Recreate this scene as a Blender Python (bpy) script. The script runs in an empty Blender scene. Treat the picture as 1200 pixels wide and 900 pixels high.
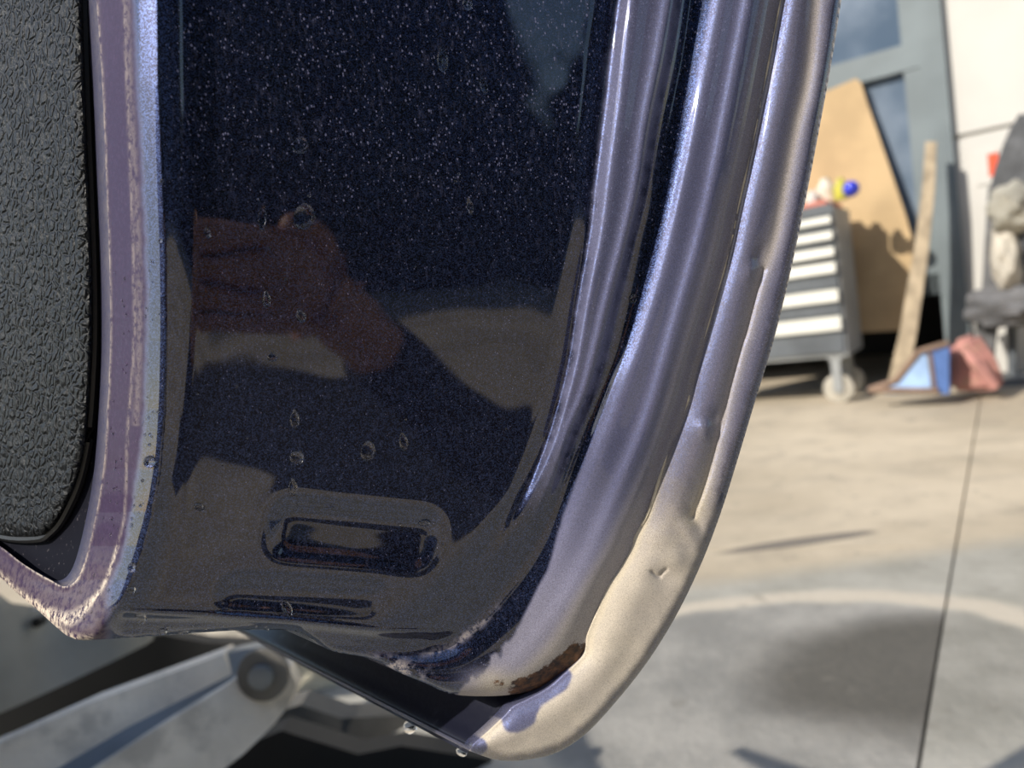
import bpy, bmesh, math, random
import numpy as np
from mathutils import Vector, Matrix
random.seed(5); rng = np.random.RandomState(3)
S = bpy.context.scene
COL = S.collection
# ------------------------------------------------------------------ camera
F = 867.0
CAM = np.array([0, 0, .57]); PIT = math.radians(-4.7); ROLL = math.radians(8)
FW = np.array([0, math.cos(PIT), math.sin(PIT)]); UU = np.array([0, -math.sin(PIT), math.cos(PIT)]); RR = np.array([1., 0, 0])
CX = math.cos(ROLL)*RR - math.sin(ROLL)*UU; CY = math.sin(ROLL)*RR + math.cos(ROLL)*UU
cd = bpy.data.cameras.new('camera'); co = bpy.data.objects.new('camera', cd); COL.objects.link(co)
M = Matrix(((CX[0], CY[0], -FW[0], CAM[0]), (CX[1], CY[1], -FW[1], CAM[1]), (CX[2], CY[2], -FW[2], CAM[2]), (0, 0, 0, 1)))
co.matrix_world = M
cd.sensor_width = 36; cd.lens = 36*F/1200; cd.clip_start = .004; cd.clip_end = 400
cd.dof.use_dof = True; cd.dof.focus_distance = .25; cd.dof.aperture_fstop = 9.0
S.camera = co
# ------------------------------------------------------------------ sky, sun, exposure
SUN = Vector((-.76, -.40, .60)).normalized()
w = bpy.data.worlds.new('sky'); S.world = w; w.use_nodes = True
nt = w.node_tree; nt.nodes.clear()
sk = nt.nodes.new('ShaderNodeTexSky'); sk.sky_type = 'NISHITA'; sk.sun_disc = False
sk.sun_elevation = math.asin(SUN.z); sk.sun_rotation = math.atan2(SUN.x, SUN.y); sk.air_density = 1.0; sk.dust_density = .6
bg = nt.nodes.new('ShaderNodeBackground'); bg.inputs[1].default_value = .16
wo = nt.nodes.new('ShaderNodeOutputWorld'); nt.links.new(sk.outputs[0], bg.inputs[0]); nt.links.new(bg.outputs[0], wo.inputs[0])
sd = bpy.data.lights.new('sun', 'SUN'); sd.energy = 5.4; sd.angle = math.radians(.6); sd.color = (1, .93, .82)
so = bpy.data.objects.new('sun', sd); COL.objects.link(so); so.rotation_euler = SUN.to_track_quat('Z', 'Y').to_euler()
S.view_settings.view_transform = 'Standard'; S.view_settings.look = 'None'; S.view_settings.exposure = 0.0; S.view_settings.gamma = 1.0
S.view_settings.use_curve_mapping = False

# ------------------------------------------------------------------ helpers
def ray(px, py): return FW + CX*(px-600)/F + CY*(450-py)/F
def P(px, py, d): return CAM + ray(px, py)*d
def G(px, py, z=0.0):
    q = ray(px, py); return CAM + q*((z-CAM[2])/q[2])
def tag(o, label=None, cat=None, group=None, kind=None):
    if label: o['label'] = label
    if cat: o['category'] = cat
    if group: o['group'] = group
    if kind: o['kind'] = kind
    return o
def empty(name, loc, label, cat, group=None):
    o = bpy.data.objects.new(name, None); COL.objects.link(o); o.location = Vector([float(a) for a in loc]); o.empty_display_size = .05
    tag(o, label, cat, group); bpy.context.view_layer.update(); return o
def link_mesh(name, verts, faces, mat, parent=None, smooth=True):
    me = bpy.data.meshes.new(name); me.from_pydata([tuple(map(float, v)) for v in verts], [], faces); me.update()
    if smooth: me.polygons.foreach_set('use_smooth', [True]*len(me.polygons))
    o = bpy.data.objects.new(name, me); COL.objects.link(o)
    if mat: me.materials.append(mat)
    if parent is not None:
        o.parent = parent; o.matrix_parent_inverse = Matrix.Translation(-parent.location)
    return o
def bm_obj(name, bm, mat, parent=None, smooth=True, bevel=0):
    if bevel: bmesh.ops.bevel(bm, geom=[e for e in bm.edges if len(e.link_faces) == 2 and e.calc_face_angle(0) > .5], offset=bevel, segments=2, affect='EDGES', profile=.6)
    bmesh.ops.recalc_face_normals(bm, faces=bm.faces)
    me = bpy.data.meshes.new(name); bm.to_mesh(me); bm.free()
    o = bpy.data.objects.new(name, me); COL.objects.link(o); me.materials.append(mat)
    if smooth:
        me.polygons.foreach_set('use_smooth', [True]*len(me.polygons)); me.set_sharp_from_angle(angle=math.radians(38))
    if parent is not None:
        o.parent = parent; o.matrix_parent_inverse = Matrix.Translation(-parent.location)
    return o
def V(a): return Vector([float(x) for x in a])
def prism(bm, pts, off):
    """closed solid: polygon pts (3D) pushed by vector off"""
    a = [bm.verts.new(V(p)) for p in pts]; b = [bm.verts.new(V(p)+V(off)) for p in pts]
    bm.faces.new(a); bm.faces.new(b[::-1]); n = len(pts)
    for i in range(n): bm.faces.new((a[i], b[i], b[(i+1) % n], a[(i+1) % n]))
def tube(bm, pts, rad, seg=12, caps=True):
    pts = [V(p) for p in pts]; rad = rad if hasattr(rad, '__len__') else [rad]*len(pts)
    rings = []; up = Vector((0, 0, 1))
    for i, p in enumerate(pts):
        t = (pts[min(i+1, len(pts)-1)] - pts[max(i-1, 0)]).normalized()
        x = t.cross(up if abs(t.z) < .95 else Vector((1, 0, 0))).normalized(); y = t.cross(x)
        rings.append([bm.verts.new(p + (x*math.cos(k*2*math.pi/seg) + y*math.sin(k*2*math.pi/seg))*rad[i]) for k in range(seg)])
    for a, b in zip(rings, rings[1:]):
        for k in range(seg): bm.faces.new((a[k], a[(k+1) % seg], b[(k+1) % seg], b[k]))
    if caps: bm.faces.new(rings[0][::-1]); bm.faces.new(rings[-1])

# ------------------------------------------------------------------ materials
class NB:
    def __init__(s, name):
        s.m = bpy.data.materials.new(name); s.m.use_nodes = True; s.t = s.m.node_tree; s.t.nodes.clear()
        s.out = s.t.nodes.new('ShaderNodeOutputMaterial')
    def n(s, typ, props=None, **ins):
        nd = s.t.nodes.new('ShaderNode'+typ)
        for k, v in (props or {}).items(): setattr(nd, k, v)
        for k, v in ins.items():
            key = k.replace('_', ' ')
            if k.startswith('i') and k[1:].isdigit(): sock = nd.inputs[int(k[1:])]
            else: sock = nd.inputs[key]
            if isinstance(v, bpy.types.NodeSocket): s.t.links.new(v, sock)
            else: sock.default_value = (tuple(v)+(1,) if isinstance(v, (tuple, list)) and len(v) == 3 and sock.type == 'RGBA' else v)
        return nd
    def math(s, op, a, b=0.0, clamp=False):
        nd = s.t.nodes.new('ShaderNodeMath'); nd.operation = op; nd.use_clamp = clamp
        for i, v in enumerate((a, b)):
            if isinstance(v, bpy.types.NodeSocket): s.t.links.new(v, nd.inputs[i])
            else: nd.inputs[i].default_value = v
        return nd.outputs[0]
    def ramp(s, v, lo, hi):
        nd = s.t.nodes.new('ShaderNodeMapRange'); nd.interpolation_type = 'SMOOTHSTEP'
        s.t.links.new(v, nd.inputs[0]); nd.inputs[1].default_value = lo; nd.inputs[2].default_value = hi
        return nd.outputs[0]
    def mix(s, f, a, b):
        nd = s.t.nodes.new('ShaderNodeMix'); nd.data_type = 'RGBA'
        for sock, v in ((nd.inputs[0], f), (nd.inputs[6], a), (nd.inputs[7], b)):
            if isinstance(v, bpy.types.NodeSocket): s.t.links.new(v, sock)
            else: sock.default_value = tuple(v)+(1,) if isinstance(v, (tuple, list)) else v
        return nd.outputs[2]
    def noise(s, scale, detail=3, rough=.55, vec=None):
        nd = s.n('TexNoise', Scale=scale, Detail=detail, Roughness=rough)
        s.t.links.new(vec if vec is not None else s.pos(), nd.inputs['Vector']); return nd.outputs[0]
    def pos(s):
        if not hasattr(s, '_p'): s._p = s.n('NewGeometry').outputs['Position']
        return s._p
    def scaled(s, sc):
        return s.n('VectorMath', {'operation': 'MULTIPLY'}, i0=s.pos(), i1=Vector(sc)).outputs[0]
    def done(s, sh, disp=None):
        s.t.links.new(sh, s.out.inputs[0]); return s.m
    def bump(s, h, strength, dist):
        return s.n('Bump', Strength=strength, Distance=dist, Height=h).outputs[0]

def simple(name, col, rough=.6, metal=0.0, var=.25, scale=8, bump=0, bscale=60, coat=0, dirt=None):
    b = NB(name); nz = b.noise(scale, 4)
    c = b.mix(b.ramp(nz, .3, .7), tuple(x*(1-var) for x in col), tuple(min(1, x*(1+var)) for x in col))
    if dirt: c = b.mix(b.math('MULTIPLY', b.ramp(b.noise(scale*2.3, 5), .5, .7), .7), c, dirt)
    kw = dict(Base_Color=c, Roughness=rough, Metallic=metal, Coat_Weight=coat)
    if bump: kw['Normal'] = b.bump(b.noise(bscale, 4), bump, .01)
    return b.done(b.n('BsdfPrincipled', **kw).outputs[0])

def paint_mat(name, ribbed_dust=1.0):
    b = NB(name)
    m1 = b.n('Attribute', {'attribute_name': 'm1'}); m2 = b.n('Attribute', {'attribute_name': 'm2'})
    s1 = b.n('SeparateColor', i0=m1.outputs['Color']).outputs; s2 = b.n('SeparateColor', i0=m2.outputs['Color']).outputs
    dust, purple, warm = s1[0], s1[1], s1[2]; rust, speck, chalk = s2[0], s2[1], s2[2]
    flake = b.n('TexVoronoi', Scale=3200.0, Vector=b.pos()).outputs['Color']
    fl = b.n('SeparateColor', i0=flake).outputs[0]
    base = b.mix(b.ramp(fl, .3, 1.), (.009, .010, .023), (.042, .062, .150))
    nrm = b.bump(b.noise(900, 2), .05, .0004)
    coat = b.n('BsdfPrincipled', Base_Color=base, Metallic=1.0, Roughness=.40, Coat_Weight=1.0, Coat_Roughness=.03, Coat_IOR=1.7)
    # dust film
    fine = b.ramp(b.noise(3200, 3, .7), .3, .7); big = b.ramp(b.noise(45, 4), .3, .7)
    dcol = b.mix(warm, (.195, .20, .335), (.60, .52, .39))
    dcol = b.mix(b.math('MULTIPLY', fine, .45), dcol, b.mix(warm, (.29, .30, .47), (.70, .63, .51)))
    dcol = b.mix(b.math('MULTIPLY', b.math('SUBTRACT', 1.0, big), .35), dcol, b.mix(warm, (.145, .145, .25), (.45, .40, .36)))
    pcol = b.mix(b.math('MULTIPLY', b.ramp(b.noise(700, 4, .7), .45, .72), .4), (.033, .015, .048), (.075, .044, .10))
    dcol = b.mix(purple, dcol, pcol)
    chn = b.math('MULTIPLY', chalk, b.ramp(b.noise(420, 5, .75), .38, .56), clamp=True)
    dcol = b.mix(chn, dcol, (.66, .56, .45))
    dbs = b.n('BsdfPrincipled', Base_Color=dcol, Roughness=.5, Coat_Weight=.0, Specular_IOR_Level=.2,
              Normal=b.bump(b.noise(2600, 3, .7), .2, .0002))
    mot = b.math('ADD', .72, b.math('MULTIPLY', fine, .55))
    fac = b.math('MULTIPLY', dust, mot, clamp=True)
    # specks of dried dirt on the clean gloss
    vs = b.n('TexVoronoi', Scale=1500.0, Vector=b.scaled((1, 1, .7)), Randomness=1.0)
    sz = b.n('SeparateColor', i0=vs.outputs['Color']).outputs[0]
    thr = b.math('MULTIPLY', b.math('POWER', sz, 5.0), .5)
    spk = b.math('LESS_THAN', vs.outputs['Distance'], b.math('MULTIPLY', thr, speck))
    haze = b.math('MULTIPLY', b.math('MULTIPLY', speck, b.ramp(b.noise(900, 4, .8, b.scaled((1, 1, .35))), .5, .75)), .22)
    drip = b.math('MULTIPLY', b.ramp(b.noise(1., 5, .6, b.scaled((330, 330, 14))), .66, .8), b.math('MULTIPLY', speck, .12))
    f2 = b.math('ADD', b.math('ADD', b.math('MULTIPLY', spk, .7), haze), drip)
    fac = b.math('MAXIMUM', fac, f2, clamp=True)
    fac = b.math('MAXIMUM', fac, chn)
    sh = b.n('MixShader', i0=fac, i1=coat.outputs[0], i2=dbs.outputs[0])
    rn = b.ramp(b.math('ADD', rust, b.math('MULTIPLY', b.math('SUBTRACT', b.noise(520, 5, .7), .5), 1.1)), .42, .62)
    rc = b.mix(b.ramp(b.noise(380, 4), .35, .65), (.025, .012, .008), (.16, .07, .025))
    rs = b.n('BsdfPrincipled', Base_Color=rc, Roughness=.6, Normal=b.bump(b.noise(700, 5, .7), .9, .0012))
    sh = b.n('MixShader', i0=rn, i1=sh.outputs[0], i2=rs.outputs[0])
    return b.done(sh.outputs[0])

def dull_navy():
    b = NB('dull_navy_paint'); return b.done(b.n('BsdfPrincipled', Base_Color=b.mix(b.ramp(b.noise(500, 4, .7), .62, .72), (.003, .0035, .009), (.10, .09, .10)), Roughness=.7, Specular_IOR_Level=.08).outputs[0])
PAINT = paint_mat('metallic_paint')
def trim_mat():
    b = NB('grained_plastic')
    wv = b.n('TexNoise', Scale=160.0, Detail=2.0); b.t.links.new(b.pos(), wv.inputs['Vector'])
    wp = b.n('VectorMath', {'operation': 'MULTIPLY_ADD'}, i0=wv.outputs['Color'], i1=Vector((.006, .006, .006)), i2=b.pos()).outputs[0]
    vd = b.n('TexVoronoi', {'feature': 'DISTANCE_TO_EDGE'}, Scale=260.0, Vector=wp).outputs['Distance']
    v2 = b.n('TexVoronoi', {'feature': 'F1'}, Scale=430.0, Vector=wp).outputs['Distance']
    h = b.math('ADD', b.ramp(vd, .02, .28), b.math('MULTIPLY', v2, .5))
    h = b.math('ADD', h, b.math('MULTIPLY', b.noise(1800, 3), .35))
    return b.done(b.n('BsdfPrincipled', Base_Color=b.mix(b.ramp(b.noise(90, 3), .3, .7), (.006, .0072, .009), (.011, .013, .016)), Roughness=.46,
                  Specular_IOR_Level=.24, Normal=b.bump(h, 1.0, .0011)).outputs[0])
TRIM = trim_mat()
def seal_mat():
    b = NB('black_rubber')
    return b.done(b.n('BsdfPrincipled', Base_Color=(.006, .006, .007), Roughness=.45, Normal=b.bump(b.noise(900, 3), .2, .0004)).outputs[0])
RUBBER = seal_mat()
def water_mat():
    b = NB('water')
    return b.done(b.n('BsdfPrincipled', Base_Color=(1, 1, 1), Roughness=0.0, IOR=1.33, Transmission_Weight=1.0).outputs[0])
WATER = water_mat()

# ------------------------------------------------------------------ height-field sheet metal traced in its own relief
def cr(pts, n=12):
    """Catmull-Rom resample"""
    p = np.array(pts, float); p = np.vstack([2*p[0]-p[1], p, 2*p[-1]-p[-2]]); out = []
    for i in range(1, len(p)-2):
        a, b_, c, d = p[i-1:i+3]
        for t in np.linspace(0, 1, n, endpoint=False):
            out.append(.5*((2*b_) + (-a+c)*t + (2*a-5*b_+4*c-d)*t*t + (-a+3*b_-3*c+d)*t**3))
    out.append(p[-2]); return np.array(out)
TOPY = -130.
def up(pts):
    """carry a line straight on above the top of the frame"""
    (x0, y0), (x1, y1) = pts[0], pts[1]
    k = (x1-x0)/(y1-y0); return [(x0+k*(TOPY-20-y0), TOPY-20.)] + list(pts)
def seg_dist(X, Y, line):
    D = np.full(X.shape, 1e9)
    for (ax, ay), (bx, by) in zip(line[:-1], line[1:]):
        dx, dy = bx-ax, by-ay; L = dx*dx+dy*dy+1e-9
        t = np.clip(((X-ax)*dx+(Y-ay)*dy)/L, 0, 1)
        D = np.minimum(D, (X-ax-t*dx)**2+(Y-ay-t*dy)**2)
    return np.sqrt(D)
def inside(X, Y, poly):
    r = np.zeros(X.shape, bool); n = len(poly)
    for i in range(n):
        ax, ay = poly[i]; bx, by = poly[(i+1) % n]
        if ay == by: continue
        c = ((ay > Y) != (by > Y)) & (X < (bx-ax)*(Y-ay)/(by-ay)+ax); r ^= c
    return r
def nearest(px, py, line):
    best = None; bd = 1e9
    a = line[:-1]; d = line[1:]-a; L = (d**2).sum(1)+1e-9
    q = np.array([px, py]); t = np.clip(((q-a)*d).sum(1)/L, 0, 1); c = a+d*t[:, None]
    k = ((c-q)**2).sum(1).argmin(); return c[k]
def blur(H, s):
    r = int(3*s)+1; k = np.exp(-.5*(np.arange(-r, r+1)/s)**2); k /= k.sum()
    A = np.pad(H, ((r, r), (0, 0)), 'edge'); A = sum(k[i]*A[i:i+H.shape[0]] for i in range(2*r+1))
    A = np.pad(A, ((0, 0), (r, r)), 'edge'); return sum(k[i]*A[:, i:i+H.shape[1]] for i in range(2*r+1))
def sstep(x, a, b):
    t = np.clip((x-a)/(b-a), 0, 1); return t*t*(3-2*t)
def vnoise(X, Y, sc, seed=0):
    r = np.random.RandomState(seed); g = r.rand(64, 64)
    x = X/sc+300; y = Y/sc+300; xi = np.floor(x).astype(int); yi = np.floor(y).astype(int); fx = x-xi; fy = y-yi
    fx = fx*fx*(3-2*fx); fy = fy*fy*(3-2*fy); q = lambda a, b: g[a % 64, b % 64]
    return (q(yi, xi)*(1-fx)+q(yi, xi+1)*fx)*(1-fy)+(q(yi+1, xi)*(1-fx)+q(yi+1, xi+1)*fx)*fy
def fbm(X, Y, sc, seed=0): return .5*vnoise(X, Y, sc, seed)+.3*vnoise(X, Y, sc/2.1, seed+1)+.2*vnoise(X, Y, sc/4.3, seed+2)

DIR = P(278, 740, .46)-P(552, 882, .272); DIR /= np.linalg.norm(DIR)      # length direction of the door, running away
KY = .105
THY = np.arange(-400, 1100, 10.); _t = np.interp(THY, [-300, 0, 200, 360, 480, 600, 676, 760, 900], [748, 722, 700, 682, 658, 620, 592, 560, 510])
THX = np.convolve(np.pad(_t, 9, 'edge'), np.ones(19)/19, 'valid')
def plane(X, Y):
    th = np.interp(Y, THY, THX)
    Xe = th+(X-th)*.12+.88*(-30*np.logaddexp(0, -(X-th)/30))          # the stepped rim turns to face more forward than the wide panel
    return .247/(1-.27*(Xe-600)/F+KY*(450-Y)/F)
XB = ([-300, 0, 100, 200, 300, 400, 480, 550, 600, 640, 680, 715, 750, 800], [180, 183, 184, 188, 192, 193, 191, 185, 177, 167, 152, 134, 112, 100])
def fold(X, Y):
    """extra depth of the inner side of the door, left of the front edge"""
    xb = np.interp(Y, XB[0], XB[1])+2; q = np.maximum(0, xb-X); return q*.00020+.00022*np.maximum(0, q-22)**2/(np.maximum(0, q-22)+6)

def sheet(name, poly, depth, masks, mat, parent, step=2.0, skirt=None, bounds=None):
    """poly in photo pixels; depth(X,Y)->metres; skirt: list of (line or None, length)"""
    poly = np.array(poly, float); x0, y0 = poly.min(0)-step*2; x1, y1 = poly.max(0)+step*2
    xs = np.arange(x0, x1+step, step); ys = np.arange(y0, y1+step, step); X, Y = np.meshgrid(xs, ys)
    Xc, Yc = X[:-1, :-1]+step/2, Y[:-1, :-1]+step/2; ins = inside(Xc, Yc, poly)
    used = np.zeros(X.shape, bool)
    for a in (0, 1):
        for b_ in (0, 1): used[a:a+ins.shape[0], b_:b_+ins.shape[1]] |= ins
    cnt = np.zeros(X.shape, int)
    for a in (0, 1):
        for b_ in (0, 1): cnt[a:a+ins.shape[0], b_:b_+ins.shape[1]] += ins
    bd = used & (cnt < 4); closed = np.vstack([poly, poly[:1]])
    for i, j in np.argwhere(bd):
        X[i, j], Y[i, j] = nearest(X[i, j], Y[i, j], closed)
    Z = depth(X, Y)
    idx = -np.ones(X.shape, int); idx[used] = np.arange(used.sum())
    pts = CAM + (FW[None]+CX[None]*((X[used]-600)/F)[:, None]+CY[None]*((450-Y[used])/F)[:, None])*Z[used][:, None]
    fi, fj = np.nonzero(ins)
    faces = np.stack([idx[fi, fj], idx[fi+1, fj], idx[fi+1, fj+1], idx[fi, fj+1]], 1)
    m1, m2 = masks(X[used], Y[used])
    verts = pts; faces = faces.tolist()
    # skirt
    if skirt:
        from collections import Counter
        ed = {}
        for f in faces:
            for k in range(4):
                a, b_ = f[k], f[(k+1) % 4]
                if (b_, a) in ed: del ed[(b_, a)]
                else: ed[(a, b_)] = 1
        px = X[used]; py = Y[used]; new = {}; add = []
        bv = sorted({v for e in ed for v in e}); bvx = px[bv]; bvy = py[bv]
        ln = np.zeros(len(bv)); 
        ln[:] = skirt[0][1]
        for line, L in skirt[1:]:
            ln[seg_dist(bvx, bvy, np.array(line, float)) < 4] = L
        lm = dict(zip(bv, ln)); n0 = len(verts); am1 = []; am2 = []
        for v in bv:
            new[v] = (n0+len(add), n0+len(add)+1)
            rd = (verts[v]-CAM); rd /= np.linalg.norm(rd)
            p1 = verts[v]+rd*.0009+DIR*.0004
            add.append(p1); add.append(p1+DIR*lm[v]); am1 += [m1[v]*.5, m1[v]*.2]; am2 += [m2[v]*.5, m2[v]*0]
        for a, b_ in ed:
            faces.append([b_, a, new[a][0], new[b_][0]]); faces.append([new[b_][0], new[a][0], new[a][1], new[b_][1]])
        verts = np.vstack([verts, np.array(add)]); m1 = np.vstack([m1, am1]); m2 = np.vstack([m2, am2])
    me = bpy.data.meshes.new(name); me.from_pydata(verts.tolist(), [], faces); me.update()
    me.polygons.foreach_set('use_smooth', [True]*len(me.polygons))
    for nm, m in (('m1', m1), ('m2', m2)):
        at = me.attributes.new(nm, 'FLOAT_COLOR', 'POINT')
        at.data.foreach_set('color', np.hstack([np.clip(m, 0, 1), np.ones((len(m), 1))]).astype(np.float32).ravel())
    me.materials.append(mat)
    o = bpy.data.objects.new(name, me); COL.objects.link(o)
    o.parent = parent; o.matrix_parent_inverse = Matrix.Translation(-parent.location)
    return o

# ---- feature lines of the door end (photo pixels), top of frame first
def L_(pts, tail): return cr(up(list(pts)+list(tail)))
F0 = cr(up([(113,0),(120,100),(124,200),(128,300),(129,400),(126,480),(121,550),(110,615),(95,670),(78,687),(58,679),(29,662),(0,640),(-60,600),(-200,510)]))
SILB = cr([(-200,545),(-60,638),(0,677),(14,690),(43,714),(72,740),(84,747),(101,750),(173,746),(240,741),(300,738),(351,741),(387,762),(436,772),(470,789),(500,801),(527,813),(569,816),(607,813),(633,805),(660,787),(678,772),(688,752)])
TANL = [(913,0),(899,72),(883,155),(864,240),(853,293),(832,368),(811,440),(803,475),(781,531),(760,597),(744,627),(741,640),(728,664),(712,688),(699,717),(688,744)]
TAN = cr(up(TANL))
BL = L_([(183,0),(184,100),(188,200),(192,300),(193,400),(190,500),(182,570),(168,630),(152,680),(138,708)], [(120,735),(90,760),(-300,800)])
BLl = L_([(157,0),(161,100),(167,200),(171,300),(172,400),(168,500),(160,560),(150,620),(138,665)], [(118,705),(92,735),(60,755),(-300,790)])
CA = L_([(723,0),(715,53),(707,120),(697,200),(689,280),(676,360),(668,420),(655,480),(632,545),(606,600),(578,640),(550,676),(525,703)], [(500,724),(470,737),(430,742),(340,731),(240,724),(142,720),(120,745),(80,770),(-300,810)])
A1 = L_([(740,0),(735,53),(728,120),(716,206),(707,267),(693,333),(676,420),(662,470),(644,530),(618,585),(592,628),(567,666),(542,700)], [(515,725),(480,742),(440,747),(340,737),(240,730),(142,726),(120,750),(80,775),(-300,815)])
A2 = L_([(785,0),(772,67),(757,139),(746,213),(733,272),(712,349),(699,400),(683,461),(664,504),(648,552),(628,600),(603,645),(578,680)], [(550,712),(520,737),(485,752),(440,753),(340,743),(240,736),(142,733),(120,757),(80,780),(-300,820)])
GR = L_([(801,0),(792,67),(773,160),(761,227),(747,280),(730,355),(712,427),(688,488),(664,549),(648,592),(630,632),(608,670),(583,704)], [(555,732),(522,754),(485,764),(440,762),(340,750),(240,743),(142,741),(120,765),(80,785),(-300,830)])
EE = L_([(832,0),(819,67),(803,160),(790,225),(776,280),(755,355),(735,415),(717,453),(688,528),(659,605),(641,650)], [(618,690),(590,722),(560,750),(522,771),(485,775),(440,768),(340,760),(240,755),(100,765),(-300,840)])
RA = L_([(845,0),(829,85),(810,173),(796,235),(781,307),(757,387),(722,488),(690,571),(668,620),(648,665)], [(622,710),(592,742),(560,768),(520,783),(480,783),(430,774),(340,770),(240,765),(100,780),(-300,850)])
RB = L_([(877,0),(864,67),(845,165),(831,235),(816,293),(789,387),(760,488),(725,571),(701,627),(680,670)], [(652,715),(622,752),(592,780),(560,796),(520,798),(470,790),(420,780),(340,780),(240,775),(100,790),(-300,860)])
RC = L_([(896,0),(882,80),(865,165),(848,240),(835,300),(812,380),(790,450),(765,530),(733,600),(712,645),(691,682)], [(661,733),(640,762),(605,795),(560,812),(520,808),(470,800),(420,790),(340,790),(240,785),(100,800),(-300,870)])
TX = L_(TANL[:12], [(715,690),(702,720),(692,750),(680,775),(655,796),(607,820),(560,822),(520,820),(470,815),(420,810),(340,800),(240,800),(100,810),(-300,880)])
CURVES = [BLl, BL, CA, A1, A2, GR, EE, RA, RB, RC, TX]
def sdist(X, Y, c):
    poly = np.vstack([c, [(-900, c[-1][1]), (-900, c[0][1])]]); d = seg_dist(X, Y, c)
    return np.where(inside(X, Y, poly), -d, d)
# the relief is computed once on a grid and sampled
GX = np.arange(-210, 960, 2.0); GY = np.arange(TOPY-24, 900, 2.0); gX, gY = np.meshgrid(GX, GY)
SD = [sdist(gX, gY, c) for c in CURVES]
def samp(A, X, Y):
    x = np.clip((X-GX[0])/2, 0, len(GX)-1.001); y = np.clip((Y-GY[0])/2, 0, len(GY)-1.001)
    i = y.astype(int); j = x.astype(int); fy = y-i; fx = x-j
    return (A[i, j]*(1-fx)+A[i, j+1]*fx)*(1-fy)+(A[i+1, j]*(1-fx)+A[i+1, j+1]*fx)*fy
# heights in mm towards the viewer at each line; low = lower right turn, bot = along the bottom
lowf = sstep(gY, 500, 690); botf = 1-sstep(gX, 330, 560); botf = botf*sstep(gY, 600, 700)
def key(a, b_, c): return (a*(1-lowf)+b_*lowf)*(1-botf)+c*botf
KEY = [key(0, 0, 0), key(-.5, -.5, -.5), key(-5.6, -5.2, -3.5), key(.2, -5.2, -4.2), key(1.3, -6.5, -6.0), key(-3.6, -7.6, -9),
       key(-2.4, -6.2, -10), key(-.3, -5.0, -11), key(.9, -3.4, -12), key(-1.0, -3.6, -13), key(-5.2, -8., -14)]
H = np.where(SD[0] < 0, 0.0, KEY[-1])
for k in range(len(CURVES)-1):
    m = (SD[k] >= 0) & (SD[k+1] < 0); f = np.clip(SD[k]/(SD[k]-SD[k+1]+1e-6), 0, 1)
    if k == 1:      # the wide flat panel: quick fall after the front edge, quick valley before the ridge
        d0 = SD[1]; d1 = -SD[2]
        hh = -3.4 - 0.0*f; v = np.where(d0 < 45, KEY[1]+(hh-KEY[1])*(1-(1-np.clip(d0/45, 0, 1))**2), hh)
        v = np.where(d1 < 22, v+(KEY[2]-hh)*(1-np.clip(d1/22, 0, 1))**1.0, v)
    elif k in (3, 7):   # plateaus are slightly hollow
        g = KEY[k]*(1-f)+KEY[k+1]*f; v = g-1.15*(1-lowf*.55)*sstep(f, 0, .68)*(1-sstep(f, .70, 1.0))
    elif k in (5,): v = KEY[k]*(1-f)+KEY[k+1]*f-1.2*(4*f*(1-f))*(1-botf)*(1-.5*lowf)
    elif k == 0: v = KEY[0]*(1-f)+KEY[1]*f
    else:
        e = f*f*(3-2*f); v = KEY[k]*(1-e)+KEY[k+1]*e
    H = np.where(m, v, H)
# pressed pads
def rbox(cx, cy, hw, hh, ang, r, skew=0):
    c, s_ = math.cos(ang), math.sin(ang); x = (gX-cx)*c+(gY-cy)*s_; y = -(gX-cx)*s_+(gY-cy)*c; x = x+skew*y
    qx = np.abs(x)-hw+r; qy = np.abs(y)-hh+r
    return np.hypot(np.maximum(qx, 0), np.maximum(qy, 0))+np.minimum(np.maximum(qx, qy), 0)-r
p1 = rbox(415, 628, 99, 35, .10, 24, .12); p2 = rbox(352, 703, 96, 23, .055, 15, .35)
H = H-(2.1-1.3*np.clip((gY-628)/35, -1, 1))*(1-sstep(p1, -12, 3))-(1.6-.9*np.clip((gY-703)/23, -1, 1))*(1-sstep(p2, -11, 3))
H = H+.25*np.exp(-((p1-8)/6)**2)
# slight waviness so that mirror images are not ruler straight
H = H+.35*(fbm(gX, gY*1.6, 210, 5)-.5)*sstep(SD[1], 5, 60)*(1-sstep(SD[2], -60, -10))
bl_ = np.interp(gX, [139, 240, 347, 440, 507, 535], [722, 726, 734, 744, 747, 742]); dY = gY-bl_
wB = sstep(gX, 136, 150)*(1-sstep(gX, 505, 560))
H = H+wB*(.7*np.exp(-((dY+8)/6)**2)-3.0*sstep(dY, -5, 2)+.11*np.clip(dY-2, 0, 25))
Hs = blur(H, 1.5); Hs2 = blur(H, 3.6)
wsm = np.clip(sstep(gX, 560, 660)*(1-lowf*.7), 0, 1); wsm = np.maximum(wsm, sstep(dY, -12, -6)*wB); H = Hs2*(1-wsm)+Hs*wsm
# round over the lower silhouette
ES = seg_dist(gX, gY, SILB)
H = H-3.2*np.exp(-ES/(4.5-2.7*wB))*(1-sstep(gX, 640, 690))
EF = seg_dist(gX, gY, F0); H = H+.5*np.exp(-(EF/3.5)**2)
def shell_depth(X, Y): return plane(X, Y)+fold(X, Y)-samp(H, X, Y)/1000

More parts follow.
